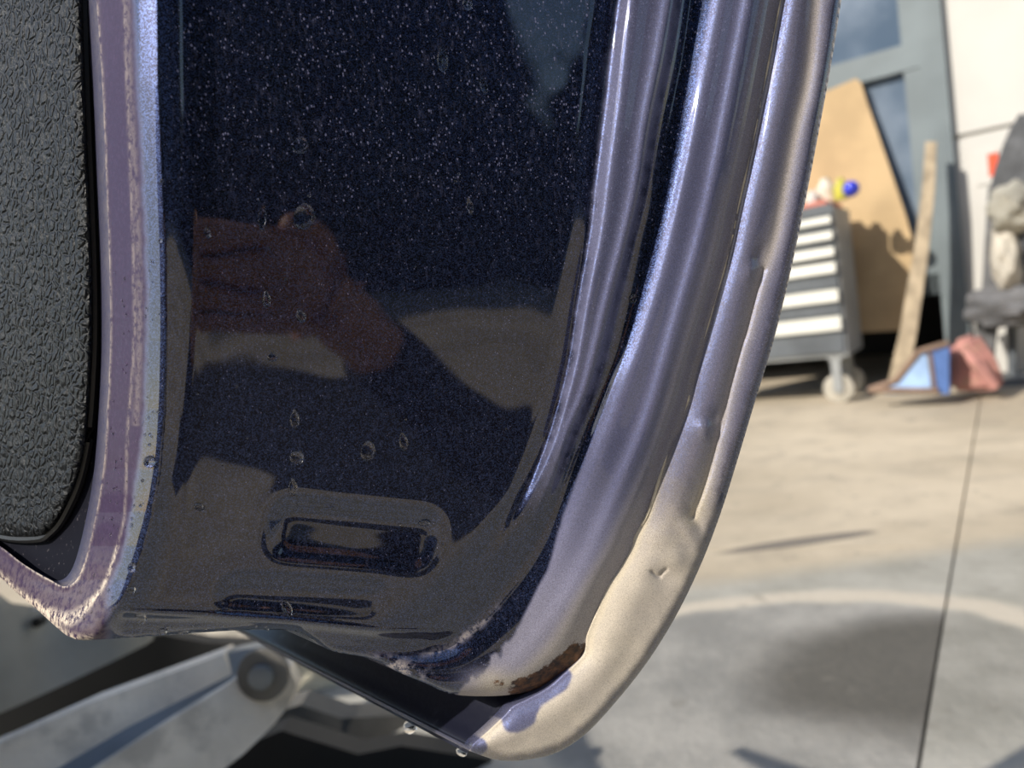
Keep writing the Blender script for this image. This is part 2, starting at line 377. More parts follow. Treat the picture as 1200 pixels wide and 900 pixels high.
# masks on the shell
jag = (fbm(gX, gY, 14, 11)-.5)
sA = SD[2]+jag*14; sG = SD[5]+jag*14; sE = SD[6]+jag*3
r1 = sstep(sA, -7, 8)*(1-sstep(SD[5]+jag*22, -12, 4))*(1-sstep(gY+jag*60, 520, 610))
lowE = sdist(gX, gY, cr(up([(832,0),(819,67),(803,160),(790,225),(776,280),(755,355),(735,415),(717,453),(688,528),(659,605),(643,661),(627,693),(611,725),(587,763),(562,788),(530,812),(500,840)])))
r2 = sstep(lowE+jag*(2+26*sstep(gY, 720, 790)), -1, 2.5)  # real dust, but its sharp left edge also draws a cast shadow edge
dustm = np.maximum(r1*.44, r2*(.47+.28*sstep(gY, 520, 680)))
strip = sstep(SD[9], -14, 6)*r2
warmm = np.clip(strip*.45+r2*sstep(gY, 560, 780)*.25+.55*np.exp(-(((gX-575)/26)**2+((gY-797)/14)**2)), 0, 1)
dustm = np.maximum(dustm, .8*np.exp(-(((gX-578)/30)**2+((gY-796)/13)**2)))
flange = 1-sstep(SD[0]+jag*4, -4, 5)
flange = np.maximum(flange, (1-sstep(gX+jag*8, 120, 136))*(gY > 690))
dustm = np.maximum(dustm, flange*.93)
midl = cr(up([(145,0),(147,60),(151,150),(154,240),(156,300),(157,400),(150,500),(147,580),(144,615),(127,673),(110,702),(84,725),(58,720),(35,702),(14,688),(0,673),(-100,610)]))
dm = seg_dist(gX, gY, midl); wid = 1.1+7*np.exp(-((gX-72)/34)**2)*sstep(gY, 640, 700)
streak = np.exp(-(dm/wid)**2)*np.where(gY < 640, .36, 1.2)
edgec = np.exp(-(EF/1.3)**2)*(.55+.8*sstep(gY, 640, 680))
curl = sstep(gY, 615, 700)*(gX < 150)*.12
bandm = np.exp(-((SD[0]+9)/4)**2)*.16*(gY < 500)
silc = np.exp(-(ES/6)**2)*(gX < 110)*.9
chalk = np.clip(np.maximum.reduce([streak, edgec, curl+0*gX, silc, bandm])*flange, 0, 1.3)
# dried splashes low on the bottom flange
chalk = np.maximum(chalk, .75*np.exp(-(((gX-466-(gY-780)*1.4)/26)**2+((gY-782)/14)**2))*(fbm(gX, gY, 9, 3) > .46))
chalk = np.maximum(chalk, .6*np.exp(-((SD[5]-4)/5)**2)*sstep(gX, 470, 520)*(1-sstep(gX, 580, 600))*sstep(gY, 690, 740)*(fbm(gX, gY, 8, 9) > .45))
rustm = sstep(gX+gY*.2, 745, 770)*np.exp(-(np.maximum(0, ES-13)/7)**2)*(1-sstep(gX, 682, 700))*sstep(gY, 735, 765)*.80
rustm = np.maximum(rustm, .58*np.exp(-(((gX-584)/13)**2+((gY-800)/9)**2)))
panel = sstep(SD[1], 8, 20)
spm = panel*(.25+.85*(fbm(gX*1.9, gY*.55, 95, 21))*sstep(-gY, -420, -200)+.5*sstep(SD[2], -60, -14)*sstep(-gY, -460, -250)*(SD[3] < 0))
spm = np.clip(spm*(1+.5*sstep(-gY, -300, -100)), 0, 1.3)
spm = np.maximum(spm, .5*sstep(SD[1], -30, 0)*(SD[2] < 0))
spm = np.maximum(spm, .9*(SD[2] > 0)*(SD[5] < 16)*(1-lowf*.6))
spm = np.maximum(spm, .9*sstep(SD[5], -2, 12)*lowf*(gX > 380)*.55)
def shell_masks(X, Y):
    g = lambda A: samp(A, X, Y)
    return (np.stack([g(dustm), g(flange), g(warmm)], 1), np.stack([g(rustm), g(spm), g(chalk)], 1))

door = empty('car_door', P(560, 883, .27), 'open dark blue metallic car door seen end on, its lower corner dusty and wet', 'car door')
tanx = np.array([p for p in TAN]); tanr = tanx+np.array([11, 4])
shell_poly = np.vstack([F0[::-1], tanr[:np.argmin(abs(tanr[:, 1]-640))], [(746,655),(730,675),(718,697),(706,724),(697,752)], SILB[::-1]])
shell = sheet('door_shell', shell_poly, shell_depth, shell_masks, PAINT, door, 1.6, [(None, .22), (F0, .014)])

# recessed inner panel behind the trim
def zero_masks(a=0, b_=.4): return lambda X, Y: (np.stack([X*0+a, X*0, X*0], 1), np.stack([X*0, X*0+b_, X*0], 1))
ip = np.vstack([np.array([(125, TOPY-10), (136, 0), (142, 200), (145, 400), (138, 500), (130, 590), (112, 670), (92, 705), (60, 700), (20, 676), (-60, 622), (-200, 530), (-200, TOPY-10)], float)])
sheet('inner_panel', ip, lambda X, Y: plane(X, Y)+fold(X, Y)+.009, zero_masks(0, .8), dull_navy(), door, 5, None)
# grained trim panel
TE = cr(up([(97,0),(100,100),(104,200),(108,300),(109,380),(107,440),(101,515),(90,565),(72,604),(58,621),(43,629),(0,627),(-60,606),(-200,548)]))
tp = np.vstack([TE, [(-205, TOPY-20)]])
def trim_depth(X, Y):
    d = seg_dist(X, Y, TE); r = 22.; q = np.clip(d/r, 0, 1); return plane(X, Y)+fold(X, Y)+.004-.0075*np.sqrt(1-(1-q)**2)+.00006*0
def none_masks(X, Y): return (np.zeros((len(X), 3)), np.zeros((len(X), 3)))
tr = sheet('door_trim', tp, trim_depth, none_masks, TRIM, door, 2.0, [(None, .006)])
tag(tr, 'black grained plastic trim panel')
# rubber seal following the trim edge
bm = bmesh.new(); n_ = TE+np.array([3, 2]); 
tube(bm, [P(x, y, float(plane(x, y)+fold(np.array(x), np.array(y)))+.006) for x, y in n_[::3]], .0016, 8)
bm_obj('seal', bm, RUBBER, door)

# ---- outer panel: the hemmed rim that runs round the corner
OUT = cr(up([(986,0),(975,70),(960,152),(943,240),(925,325),(905,405),(885,470),(864,540),(845,600),(822,660),(792,722),(757,778),(717,828),(684,862),(650,883),(612,891),(585,891),(566,886),(550,880)]))
INN = cr(up(TANL+[(684,767),(660,791),(641,807),(617,820),(601,828),(591,839),(572,857),(556,871),(550,880)]))
R3 = cr(up([(938,0),(926,85),(911,150),(897,220),(887,262),(878,300),(868,350),(856,400),(842,450),(829,500),(815,545),(800,585),(785,620),(765,660),(745,700),(725,740),(695,785),(660,825),(620,850),(575,870)]))
VV = cr(up([(956,0),(947,88),(933,149),(918,225),(907,280),(891,328),(875,387),(869,405),(856,453),(843,507),(827,565),(812,606)]))
hX0 = 530; GX2 = np.arange(530, 1080, 2.0)
hX, hY = np.meshgrid(GX2, GY)
def samp2(A, X, Y):
    x = np.clip((X-GX2[0])/2, 0, len(GX2)-1.001); y = np.clip((Y-GY[0])/2, 0, len(GY)-1.001)
    i = y.astype(int); j = x.astype(int); fy = y-i; fx = x-j
    return (A[i, j]*(1-fx)+A[i, j+1]*fx)*(1-fy)+(A[i+1, j]*(1-fx)+A[i+1, j+1]*fx)*fy
dI = seg_dist(hX, hY, INN); dO = seg_dist(hX, hY, OUT); dR = seg_dist(hX, hY, R3); dV = seg_dist(hX, hY, VV)
leftR = inside(hX, hY, np.vstack([R3, [(400, 870), (400, TOPY-20)]]))
topw = 1-sstep(hY, 560, 660)
f = dI/(dI+dR+1e-6)
base_l = -4.8+4.4*np.sin(f*math.pi/2)**1.2
fr = np.clip(dR/(dR+dV+1e-6), 0, 1); fo = np.clip(dV/(dV+dO+1e-6), 0, 1)
leftV = inside(hX, hY, np.vstack([VV, [(400, 606), (400, TOPY-20)]]))
mid = -.4-2.0*(fr**1.3); rim = -2.4+2.6*np.sin(np.clip(fo, 0, 1)*math.pi*.62)
Ht = np.where(leftR, base_l, np.where(leftV, mid, rim))
fl2 = dI/(dI+dO+1e-6)
Hl = -6.0+2.4*np.sin(np.clip(fl2, 0, 1)*math.pi)**.7+1.2*fl2-.5*np.cos(fl2*9)
HH = Ht*topw+Hl*(1-topw)
HH = blur(HH, 1.7)
HH = HH-2.6*np.exp(-dO/4.0)                                           # the rolled outer edge
# creases and dents
def gauss(cx, cy, sx, sy, ang=0):
    c, s_ = math.cos(ang), math.sin(ang); x = (hX-cx)*c+(hY-cy)*s_; y = -(hX-cx)*s_+(hY-cy)*c
    return np.exp(-(x/sx)**2-(y/sy)**2)
VS = VV[np.argmin(abs(VV[:, 1]-315)):]; HH = HH-.8*np.exp(-(seg_dist(hX, hY, VS)/2.6)**2)
HH = HH+.9*gauss(880, 318, 7, 12, .3)-.8*gauss(889, 300, 7, 14, .3)+1.0*gauss(826, 502, 9, 9)-1.1*gauss(838, 490, 9, 12)
HH = HH-.9*gauss(775, 676, 16, 12)+1.0*gauss(793, 655, 14, 14)-.8*gauss(818, 612, 6, 18, -.5)+.7*gauss(806, 622, 8, 22, -.5)
HH = HH+.8*(fbm(hX, hY, 60, 31)-.5)*(1-topw)
crk = seg_dist(hX, hY, np.array([(764, 670), (769, 674), (773, 676), (776, 671), (781, 667)])); HH = HH-.9*np.exp(-(crk/1.6)**2)
def hem_depth(X, Y): return plane(X, Y)-samp2(HH, X, Y)/1000+.0012
jg = fbm(hX, hY, 16, 41)-.5
hdust = .42*topw+(1-topw)*.93
hdust = np.where(dO < 16, hdust*(.35+.65*sstep(dO+jg*8, 3, 16)), hdust)
hdust = hdust+.25*np.exp(-(dV/9)**2)*topw+.3*np.exp(-(dI/5)**2)
hwarm = np.clip(.12+.75*sstep(hY+jg*60, 470, 680)+.5*np.exp(-(dV/10)**2)*sstep(-hY, -700, -650)+.6*np.exp(-(dI/6)**2), 0, 1)
patch = 1-np.clip(gauss(650, 800, 26, 16, -.6)*1.3+gauss(608, 838, 26, 20, -.7)*1.3+gauss(560, 874, 12, 12)*1.2, 0, 1)  # shadow of the shell corner on the lip, painted as violet patches
pm = sstep(patch+jg*.25, .35, .5)
def hem_masks(X, Y):
    g = lambda A: samp2(A, X, Y)
    return (np.stack([g(hdust*(.55+.45*pm)), X*0, g(hwarm*pm)], 1), np.stack([X*0, X*0+.6, X*0], 1))
hem_poly = np.vstack([INN, OUT[::-1]])
hem = sheet('outer_panel', hem_poly, hem_depth, hem_masks, PAINT, door, 1.6, [(None, .004), (OUT, .24)])
tag(hem, 'dusty rolled rim of the outer door panel')
b = NB('grimy_navy_paint'); nz = b.ramp(b.noise(70, 4, .6), .55, .72)
NAVY = b.done(b.n('BsdfPrincipled', Base_Color=b.mix(nz, (.006, .007, .017), (.06, .062, .075)), Roughness=.35, Normal=b.bump(b.noise(400, 3), .2, .0005)).outputs[0])
# lower hem of the outer panel running away beneath the door, with its folded inner flange
def edge_strip(name, la, lb, rad, mat):
    bm = bmesh.new(); n = 26; rows = []
    for i in range(n+1):
        t = i/n; z = .272+(.46-.272)*t**1.4; fz = (1/.272-1/z)/(1/.272-1/.46)
        xa, ya = la[0][0]+(la[1][0]-la[0][0])*fz, la[0][1]+(la[1][1]-la[0][1])*fz
        xb, yb = lb[0][0]+(lb[1][0]-lb[0][0])*fz, lb[0][1]+(lb[1][1]-lb[0][1])*fz
        wob = .0006*math.sin(i*1.7)
        a = P(xa, ya, z); b_ = P(xb, yb, z+.004); rows.append([a, a*.5+b_*.5-FW*.0022+CY*wob, b_, b_+FW*.003])
    vs = [[bm.verts.new(V(p)) for p in r] for r in rows]
    for a, b_ in zip(vs, vs[1:]):
        for k in range(3): bm.faces.new((a[k], a[k+1], b_[k+1], b_[k]))
    return bm_obj(name, bm, mat, door)
edge_strip('hem_flange', ((548, 883), (276, 739)), ((552, 866), (290, 738)), 0, NAVY)
edge_strip('hem_flange', ((552, 862), (300, 742)), ((556, 838), (330, 742)), 0, NAVY)
# inner face of the outer skin, seen in the gap under the door
low = INN[INN[:, 1] > 690]; bm = bmesh.new(); rows = []
for k in range(9):
    L = .26*(k/8)**1.5; rows.append([bm.verts.new(V(P(x+1, y+1, float(hem_depth(np.array([x]), np.array([y]))[0])+.0015)+DIR*L)) for x, y in low[::3]])
for a, c_ in zip(rows, rows[1:]):
    for k in range(len(a)-1): bm.faces.new((a[k], a[k+1], c_[k+1], c_[k]))
bm_obj('inner_skin', bm, NAVY, door)
# bead of seam sealer along the inner edge of the rim
bm = bmesh.new(); sl = INN[INN[:, 1] < 618]; sl = sl[:np.argmax(sl[:, 1])+1]
tube(bm, [P(x+1.2, y, float(hem_depth(np.array([x+2.]), np.array([y]))[0])+.0001) for x, y in sl[::2]], [.0005+.00012*math.sin(i*.9)*math.sin(i*.37) for i in range(len(sl[::2]))], 8)
SEAL = simple('seam_sealer', (.62, .54, .40), .6, 0, .3, 300)
bm_obj('seam_sealer', bm, SEAL, door)

# ------------------------------------------------------------------ water drops
shell_d = lambda x, y: float(shell_depth(np.array([float(x)]), np.array([float(y)]))[0])
hem_d = lambda x, y: float(hem_depth(np.array([float(x)]), np.array([float(y)]))[0])
def drop_mesh(bm, px, py, wpx, hpx, df, flat=.45, tear=0.0, ang=0.0, hang=False):
    d = df(px, py); s = d/F
    c = P(px, py, d-.0000); ax = CX*math.cos(ang)-CY*math.sin(ang); ay = CX*math.sin(ang)+CY*math.cos(ang)
    seg, rg = 14, 8; top = None; rings = []
    fz = flat*min(wpx, hpx)*s*.5
    for i in range(1, rg):
        th = math.pi*i/rg; row = []
        for k in range(seg):
            ph = 2*math.pi*k/seg; x = math.sin(th)*math.cos(ph); y = math.sin(th)*math.sin(ph); z = math.cos(th)
            sx = 1-tear*max(0, y)
            if z < 0: z *= .35
            row.append(bm.verts.new(V(c+ax*(x*sx*wpx*s*.5)+ay*(y*hpx*s*.5)-FW*(z*fz))))
        rings.append(row)
    a = bm.verts.new(V(c-FW*fz)); b_ = bm.verts.new(V(c+FW*fz*.35))
    for k in range(seg):
        bm.faces.new((a, rings[0][k], rings[0][(k+1) % seg])); bm.faces.new((b_, rings[-1][(k+1) % seg], rings[-1][k]))
        for r0, r1_ in zip(rings, rings[1:]): bm.faces.new((r0[k], r1_[k], r1_[(k+1) % seg], r0[(k+1) % seg]))
DROPS = [
 (243,272,7,16,.5,.6,-.3,'bright elongated water drop at the left of the dark panel, above the finger reflections'),
 (190,213,5,7,.8,0,0,'tiny glinting water drop high on the blue rounded front edge'),
 (188,282,5,6,.8,0,0,'tiny glinting water drop on the rounded front edge beside the chalky scratch'),
 (354,253,30,32,.14,0,0,'broad flat round water drop in the upper middle of the dark panel'),
 (350,170,24,20,.14,0,.2,'shallow curved water drop below the white speck, upper dark panel'),
 (307,250,10,42,.18,.7,0,'long trickling water drop left of the broad round drop'),
 (312,350,10,22,.3,.5,0,'blue glinting water drop right of the reflected fingertips'),
 (352,370,12,18,.3,.4,-.4,'slanted water drop right of the reflected fingertips, lower of two'),
 (319,418,14,12,.25,0,.2,'dark water drop on the edge of the reflected brown ground'),
 (345,490,12,26,.3,.6,0,'uppermost water drop of the vertical trail in the middle of the dark panel'),
 (347,536,18,18,.25,0,0,'round ringed water drop with a white glint, middle of the vertical trail'),
 (343,570,11,24,.3,.5,0,'lowest water drop of the vertical trail, beside the upper pressed pad'),
 (518,68,14,34,.25,.6,-.1,'dark teardrop near the top middle of the dark panel'),
 (547,4,12,18,.3,.5,-.4,'dark water drop cut by the top edge of the picture'),
 (566,98,9,26,.25,.5,-.3,'slim curved water drop right of the dark teardrop'),
 (550,240,9,24,.25,.6,-.2,'slim slanted water drop in the middle right of the dark panel'),
 (430,528,20,26,.16,0,0,'faint flat water drop above the upper pressed pad'),
 (497,612,15,10,.4,0,0,'small bright water drop at the right end of the upper pressed pad'),
 (472,516,12,26,.22,.5,-.2,'faint upright water drop in the lower right of the dark panel'),
 (336,713,24,12,.35,.3,1.2,'dark pointed water drop inside the lower pressed pad'),
 (165,721,27,14,.45,.3,1.3,'large pointed water drop at the bottom left corner of the panel'),
 (190,740,12,9,.6,0,0,'round water drop hanging on the bottom edge near the panel corner'),
 (215,741,15,6,.5,0,0,'flat water drop on the bottom edge right of the round one'),
 (176,541,15,15,.6,0,0,'violet water drop on the lower front edge beside the panel'),
 (155,665,11,13,.6,0,0,'round water drop low on the purple front edge'),
 (154,691,11,10,.6,0,0,'water drop just above the panel corner on the purple edge'),
 (233,594,14,9,.4,0,.5,'oval water drop on the brown reflection at the lower left of the panel'),
 (742,350,11,12,.3,0,0,'small round water drop in the dark groove between the ridges'),
]
for x, y, wd, ht, fl_, te, an, lab in DROPS:
    bm = bmesh.new(); drop_mesh(bm, x, y, wd, ht, shell_d, fl_*1.5, te, an)
    tag(bm_obj('water_drop', bm, WATER), lab, 'water drop', 'water drops on the car door')
for x, y, wd, ht, z, an, lab in ((481, 851, 17, 18, .312, .5, 'bright water drop hanging from the lower hem under the door'), (541, 881, 15, 10, .278, .5, 'small bright water drop hanging at the tip of the lower hem corner')):
    bm = bmesh.new(); drop_mesh(bm, x, y, wd, ht, lambda a, b_: z, 1.0, .35, an)
    tag(bm_obj('water_drop', bm, WATER), lab, 'water drop', 'water drops on the car door')
# fine beads nobody could count
bm = bmesh.new()
for i in range(150):
    t = rng.rand()
    if i < 95:
        yy = rng.uniform(300, 735); xa = np.interp(yy, [300, 400, 500, 600, 680, 735], [132, 133, 130, 120, 100, 75]); xb = np.interp(yy, [300, 500, 600, 680, 735], [190, 186, 168, 150, 118]); xx = rng.uniform(xa, xb)
    elif i < 115: xx = rng.uniform(140, 330); yy = rng.uniform(733, 739) - (xx-140)*.01
    else: xx = rng.uniform(210, 640); yy = rng.uniform(10, 700)
    q = rng.uniform(1.6, 4.2); drop_mesh(bm, xx, yy, q, q*rng.uniform(.9, 1.3), shell_d, .8)
tag(bm_obj('fine_water_beads', bm, WATER), 'scatter of fine water beads over the purple flange and dark panel', 'water', kind='stuff')

# ------------------------------------------------------------------ ground
def concrete():
    b = NB('concrete'); p = b.pos()
    sx = b.n('SeparateXYZ', i0=p).outputs
    big = b.noise(1.3, 5, .6); mid = b.noise(6, 5, .65); fine = b.noise(60, 4, .7)
    c = b.mix(b.ramp(big, .35, .65), (.44, .37, .27), (.62, .53, .40))
    c = b.mix(b.math('MULTIPLY', b.ramp(mid, .45, .7), .45), c, (.30, .26, .205))
    # the near slabs are greyer and greener
    near = b.math('MULTIPLY', b.ramp(sx[1], 1.50, 1.38), b.ramp(sx[1], -.9, -.3)); c = b.mix(b.math('MULTIPLY', near, .92), c, b.mix(b.ramp(mid, .3, .7), (.27, .27, .24), (.42, .41, .37)))
    # a round washed stain with a pale rim
    def blob(cx, cy, rx, ry, n=.25, sc=5):
        dx = b.math('DIVIDE', b.math('SUBTRACT', sx[0], cx), rx); dy = b.math('DIVIDE', b.math('SUBTRACT', sx[1], cy), ry)
        r = b.math('SQRT', b.math('ADD', b.math('MULTIPLY', dx, dx), b.math('MULTIPLY', dy, dy)))
        return b.math('ADD', r, b.math('MULTIPLY', b.math('SUBTRACT', b.noise(sc, 3), .5), n))
    return b, c, blob, mid, fine, sx
b, c, blob, mid, fine, sx = concrete()
jn = G(1120, 640); jd = G(1150, 470)-G(1085, 870); jd /= np.linalg.norm(jd); jp = Vector((float(-jd[1]), float(jd[0]), 0))
sd_ = b.math('SUBTRACT', b.n('VectorMath', {'operation': 'DOT_PRODUCT'}, i0=b.pos(), i1=jp).outputs['Value'], float(V(jn).dot(jp)))
left_ = b.math('GREATER_THAN', sd_, 0.0)
st = G(900, 790); r_ = blob(float(st[0])+.02, float(G(900, 800)[1]), .42, .29, .18)
rim = b.math('MULTIPLY', b.ramp(r_, .9, .98), b.math('SUBTRACT', 1.0, b.ramp(r_, 1.04, 1.16)))
inn = b.math('SUBTRACT', 1.0, b.ramp(r_, .86, .97))
c = b.mix(b.math('MULTIPLY', rim, .8), c, (.60, .53, .43))
inn = b.math('MULTIPLY', inn, b.math('ADD', .25, b.math('MULTIPLY', left_, .75)))
c = b.mix(b.math('MULTIPLY', inn, .85), c, b.mix(b.ramp(mid, .35, .65), (.20, .20, .195), (.33, .32, .30)))
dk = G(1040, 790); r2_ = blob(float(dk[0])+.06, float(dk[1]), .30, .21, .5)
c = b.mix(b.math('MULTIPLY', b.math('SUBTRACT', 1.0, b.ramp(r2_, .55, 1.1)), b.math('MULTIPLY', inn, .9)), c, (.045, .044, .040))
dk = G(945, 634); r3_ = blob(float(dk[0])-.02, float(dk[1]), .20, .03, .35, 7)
c = b.mix(b.math('MULTIPLY', b.math('SUBTRACT', 1.0, b.ramp(r3_, .7, 1.0)), .85), c, (.11, .10, .095))  # thin dark wedge: a cast shadow painted into the concrete colour
c = b.mix(b.math('MULTIPLY', b.ramp(b.noise(14, 4), .62, .72), .5), c, (.16, .15, .13))
c = b.mix(b.math('MULTIPLY', fine, .25), c, (.30, .26, .20))
nr = b.bump(fine, .35, .01)
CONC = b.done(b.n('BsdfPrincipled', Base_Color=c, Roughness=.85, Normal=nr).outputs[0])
CONC.name = 'concrete_slab'
JOINT = simple('joint_filler', (.20, .18, .15), .9)
bm = bmesh.new()
gj = [G(1150, 470), G(1120, 640), G(1085, 870)]; d_ = (gj[0]-gj[2]); d_ /= np.linalg.norm(d_); pr = np.array([-d_[1], d_[0], 0])
gc = G(1120, 640); hj = G(1120, 638)-G(860, 642); hj[2] = 0; hj /= np.linalg.norm(hj); hn = np.array([-hj[1], hj[0], 0])
# four slabs meeting at the joints
def slab(sa, sb):
    g = .0022; a0 = g if sa > 0 else -g; b0 = g if sb > 0 else -g
    pts = [gc+pr*0+d_*b0+hj*a0, gc+d_*b0+hj*(30*sa), gc+d_*(30*sb)+hj*(30*sa), gc+d_*(30*sb)+hj*a0]
    bm_ = bmesh.new(); prism(bm_, [(p[0], p[1], 0) for p in pts], (0, 0, -.12)); return bm_
for i, (sa, sb) in enumerate(((1, 1), (1, -1), (-1, 1), (-1, -1))):
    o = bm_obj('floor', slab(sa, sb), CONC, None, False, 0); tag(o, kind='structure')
bm = bmesh.new(); prism(bm, [gc+np.array(q) for q in ((-32, -32, -.014), (32, -32, -.014), (32, 32, -.014), (-32, 32, -.014))], (0, 0, -.02))
tag(bm_obj('trim_1', bm, JOINT, None, False), kind='structure')

# ------------------------------------------------------------------ workshop front, measured in its own frame
W0 = G(1000, 457); ua = np.array([.82, -.57, 0]); ua /= np.linalg.norm(ua); wn = np.array([-ua[1]*-1, 0, 0])
wn = np.array([-.57, -.82, 0]); wn /= np.linalg.norm(wn)
def WP(px, py, wo_=0.0):
    """point of the sight line on the plane wo_ metres in front of the wall -> (u, v)"""
    q = ray(px, py); t = ((W0+wn*wo_-CAM)@wn)/(q@wn); p = CAM+q*t; return float((p-W0)@ua), float(p[2])
def W(u, v, o=0.0): return W0+ua*u+wn*o+np.array([0, 0, v])
def wbox(bm, u0, u1, v0, v1, o0, o1):
    prism(bm, [W(u0, v0, o0), W(u1, v0, o0), W(u1, v1, o0), W(u0, v1, o0)], wn*(o1-o0))
FRAME = simple('grey_blue_steel', (.175, .21, .225), .5, 0, .12, 3)
WHITEW = simple('white_cladding', (.60, .585, .55), .7, 0, .05, 2)
DARK = simple('dark_interior', (.012, .012, .014), .9)
DGREY = simple('dark_grey_enamel', (.10, .112, .125), .45, 0, .2, 6)
LGREY = simple('grey_enamel', (.29, .30, .30), .5, 0, .15, 6)
HANDLE = simple('aluminium_handle', (.62, .61, .54), .45, 0, .06, 10)
CARD = simple('cardboard', (.50, .36, .20), .85, 0, .12, 5)
WOOD = simple('weathered_wood', (.36, .29, .20), .8, 0, .3, 12)
b = NB('window_glass'); GLASS = b.done(b.n('BsdfPrincipled', Base_Color=b.mix(b.ramp(b.noise(2.2, 4), .4, .65), (.09, .13, .19), (.20, .25, .32)), Roughness=.12, Specular_IOR_Level=.8).outputs[0])
OB = -.16
uP0 = WP(1087, 167, OB)[0]; uP1 = WP(1120, 200, OB)[0]
vt = 2.9
# white wall to the right, seam between two cladding courses
vs_ = WP(1150, 155, OB)[1]
bm = bmesh.new(); wbox(bm, uP1, uP1+5, vs_+.012, vt+1.2, OB-.15, OB); wbox(bm, uP1, uP1+5, -.05, vs_-.012, OB-.15, OB); wbox(bm, uP1, uP1+5, vs_-.02, vs_+.02, OB-.15, OB-.02)
tag(bm_obj('wall_right', bm, WHITEW, None, False), kind='structure')
# wall continuing left of the door opening, and the roof strip above
bm = bmesh.new(); wbox(bm, -9, -2.2, -.05, vt+1.2, OB-.15, OB); wbox(bm, -2.2, uP0, vt, vt+1.2, OB-.15, OB)
tag(bm_obj('wall_left', bm, WHITEW, None, False), kind='structure')
bm = bmesh.new(); wbox(bm, -2.3, uP1+.1, 0, vt, OB-1.6, OB-1.5); wbox(bm, -2.3, -2.2, 0, vt, OB-1.6, OB-.16); wbox(bm, uP1, uP1+.1, 0, vt, OB-1.6, OB-.16); wbox(bm, -2.3, uP1+.1, vt, vt+.05, OB-1.6, OB-.16)
tag(bm_obj('wall_back', bm, DARK, None, False), kind='structure')
# glazed door: post, stile, rails, panes
vr1 = WP(1070, 50, OB)[1]; vr0 = vr1-.12; vb = WP(1095, 345, OB)[1]
bm = bmesh.new()
wbox(bm, uP0, uP1, 0, vt, OB-.1, OB+.04)
dfr = bm_obj('door_1', bm, FRAME, None, True, .006); tag(dfr, kind='structure')
def dpart(name, args, mat, bev=.004):
    bm = bmesh.new(); [wbox(bm, *a) for a in args]; o = bm_obj(name, bm, mat, dfr, True, bev); return o
dpart('door_frame', [(-2.2, uP0, vr0, vr1, OB-.06, OB+.02), (uP0-.07, uP0, vb, vt, OB-.06, OB+.015), (-2.2, uP0, vb, vb+.1, OB-.06, OB+.015), (-2.2, uP0, vt-.1, vt, OB-.06, OB+.02), (-2.2, -2.1, 0, vt, OB-.06, OB+.02), (-1.0, -.92, vb, vt, OB-.06, OB+.014)], FRAME)
dpart('pane', [(-2.1, uP0-.07, vr1, vt-.1, OB-.03, OB-.02)], GLASS, 0)
dpart('pane', [(-2.1, uP0-.07, vb+.1, vr0, OB-.03, OB-.02)], GLASS, 0)

# red and white tag on the wall
u0, v0 = WP(1157, 181, OB); u1, v1 = WP(1166, 206, OB)
t_ = empty('wall_tag', W(u0, v1, OB), 'small orange red and white sign fixed to the white wall', 'sign')
bm = bmesh.new(); wbox(bm, u0-.05, u0+.04, v1-.03, v0+.02, OB+.001, OB+.006); bm_obj('plate', bm, WHITEW, t_, False)
bm = bmesh.new(); wbox(bm, u0, u0+.04, v1, v0, OB+.006, OB+.009); bm_obj('red_field', bm, simple('orange_red', (.75, .10, .04), .6), t_, False)

# ---- tool cabinet
TO = .42
ur = WP(985, 330, TO)[0]; ul = ur-.74
tcx = empty('tool_cabinet', W(ur, 0, TO), 'dark grey rolling tool cabinet with pale full-width drawer handles, near the glazed door', 'tool cabinet')
ytop = WP(983, 240, TO)[1]; ybot = WP(985, 418, TO)[1]
bm = bmesh.new(); wbox(bm, ul, ur, ybot, ytop, 0.03, TO-.012); bm_obj('cabinet_body', bm, LGREY, tcx, True, .008)
rows = [(250, 259), (268, 278), (287, 298), (305, 318), (337, 352), (369, 386)]
px_ = 983
edges = [WP(px_, r[0], TO)[1] for r in rows]+[WP(px_, 414, TO)[1]]
for k, r in enumerate(rows):
    t0 = edges[k]; b0 = edges[k+1]+.004; hv = WP(px_, r[1], TO)[1]
    bm = bmesh.new(); wbox(bm, ul+.02, ur-.012, b0, t0-.002, TO-.012, TO+.004); dr = bm_obj('drawer', bm, DGREY, tcx, True, .003)
    bm = bmesh.new(); pts = [W(ul+.02, t0-.003, TO+.004), W(ul+.02, t0-.006, TO+.014), W(ul+.02, hv, TO+.024), W(ul+.02, hv-.004, TO+.004)]
    prism(bm, pts, ua*(ur-.012-ul-.02)); bm_obj('handle', bm, HANDLE, dr, False)
bm = bmesh.new(); wbox(bm, ul, ur+.0, edges[0]+.004, edges[0]+.05, TO-.012, TO+.006); bm_obj('top_rail', bm, DGREY, tcx, True, .004)
vm = WP(975, 226, TO)[1]
bm = bmesh.new(); wbox(bm, ul+.03, ur-.03, ytop, ytop+.035, .03, TO-.02); bm_obj('mat', bm, simple('red_rubber_mat', (.62, .20, .14), .7), tcx, True, .006)
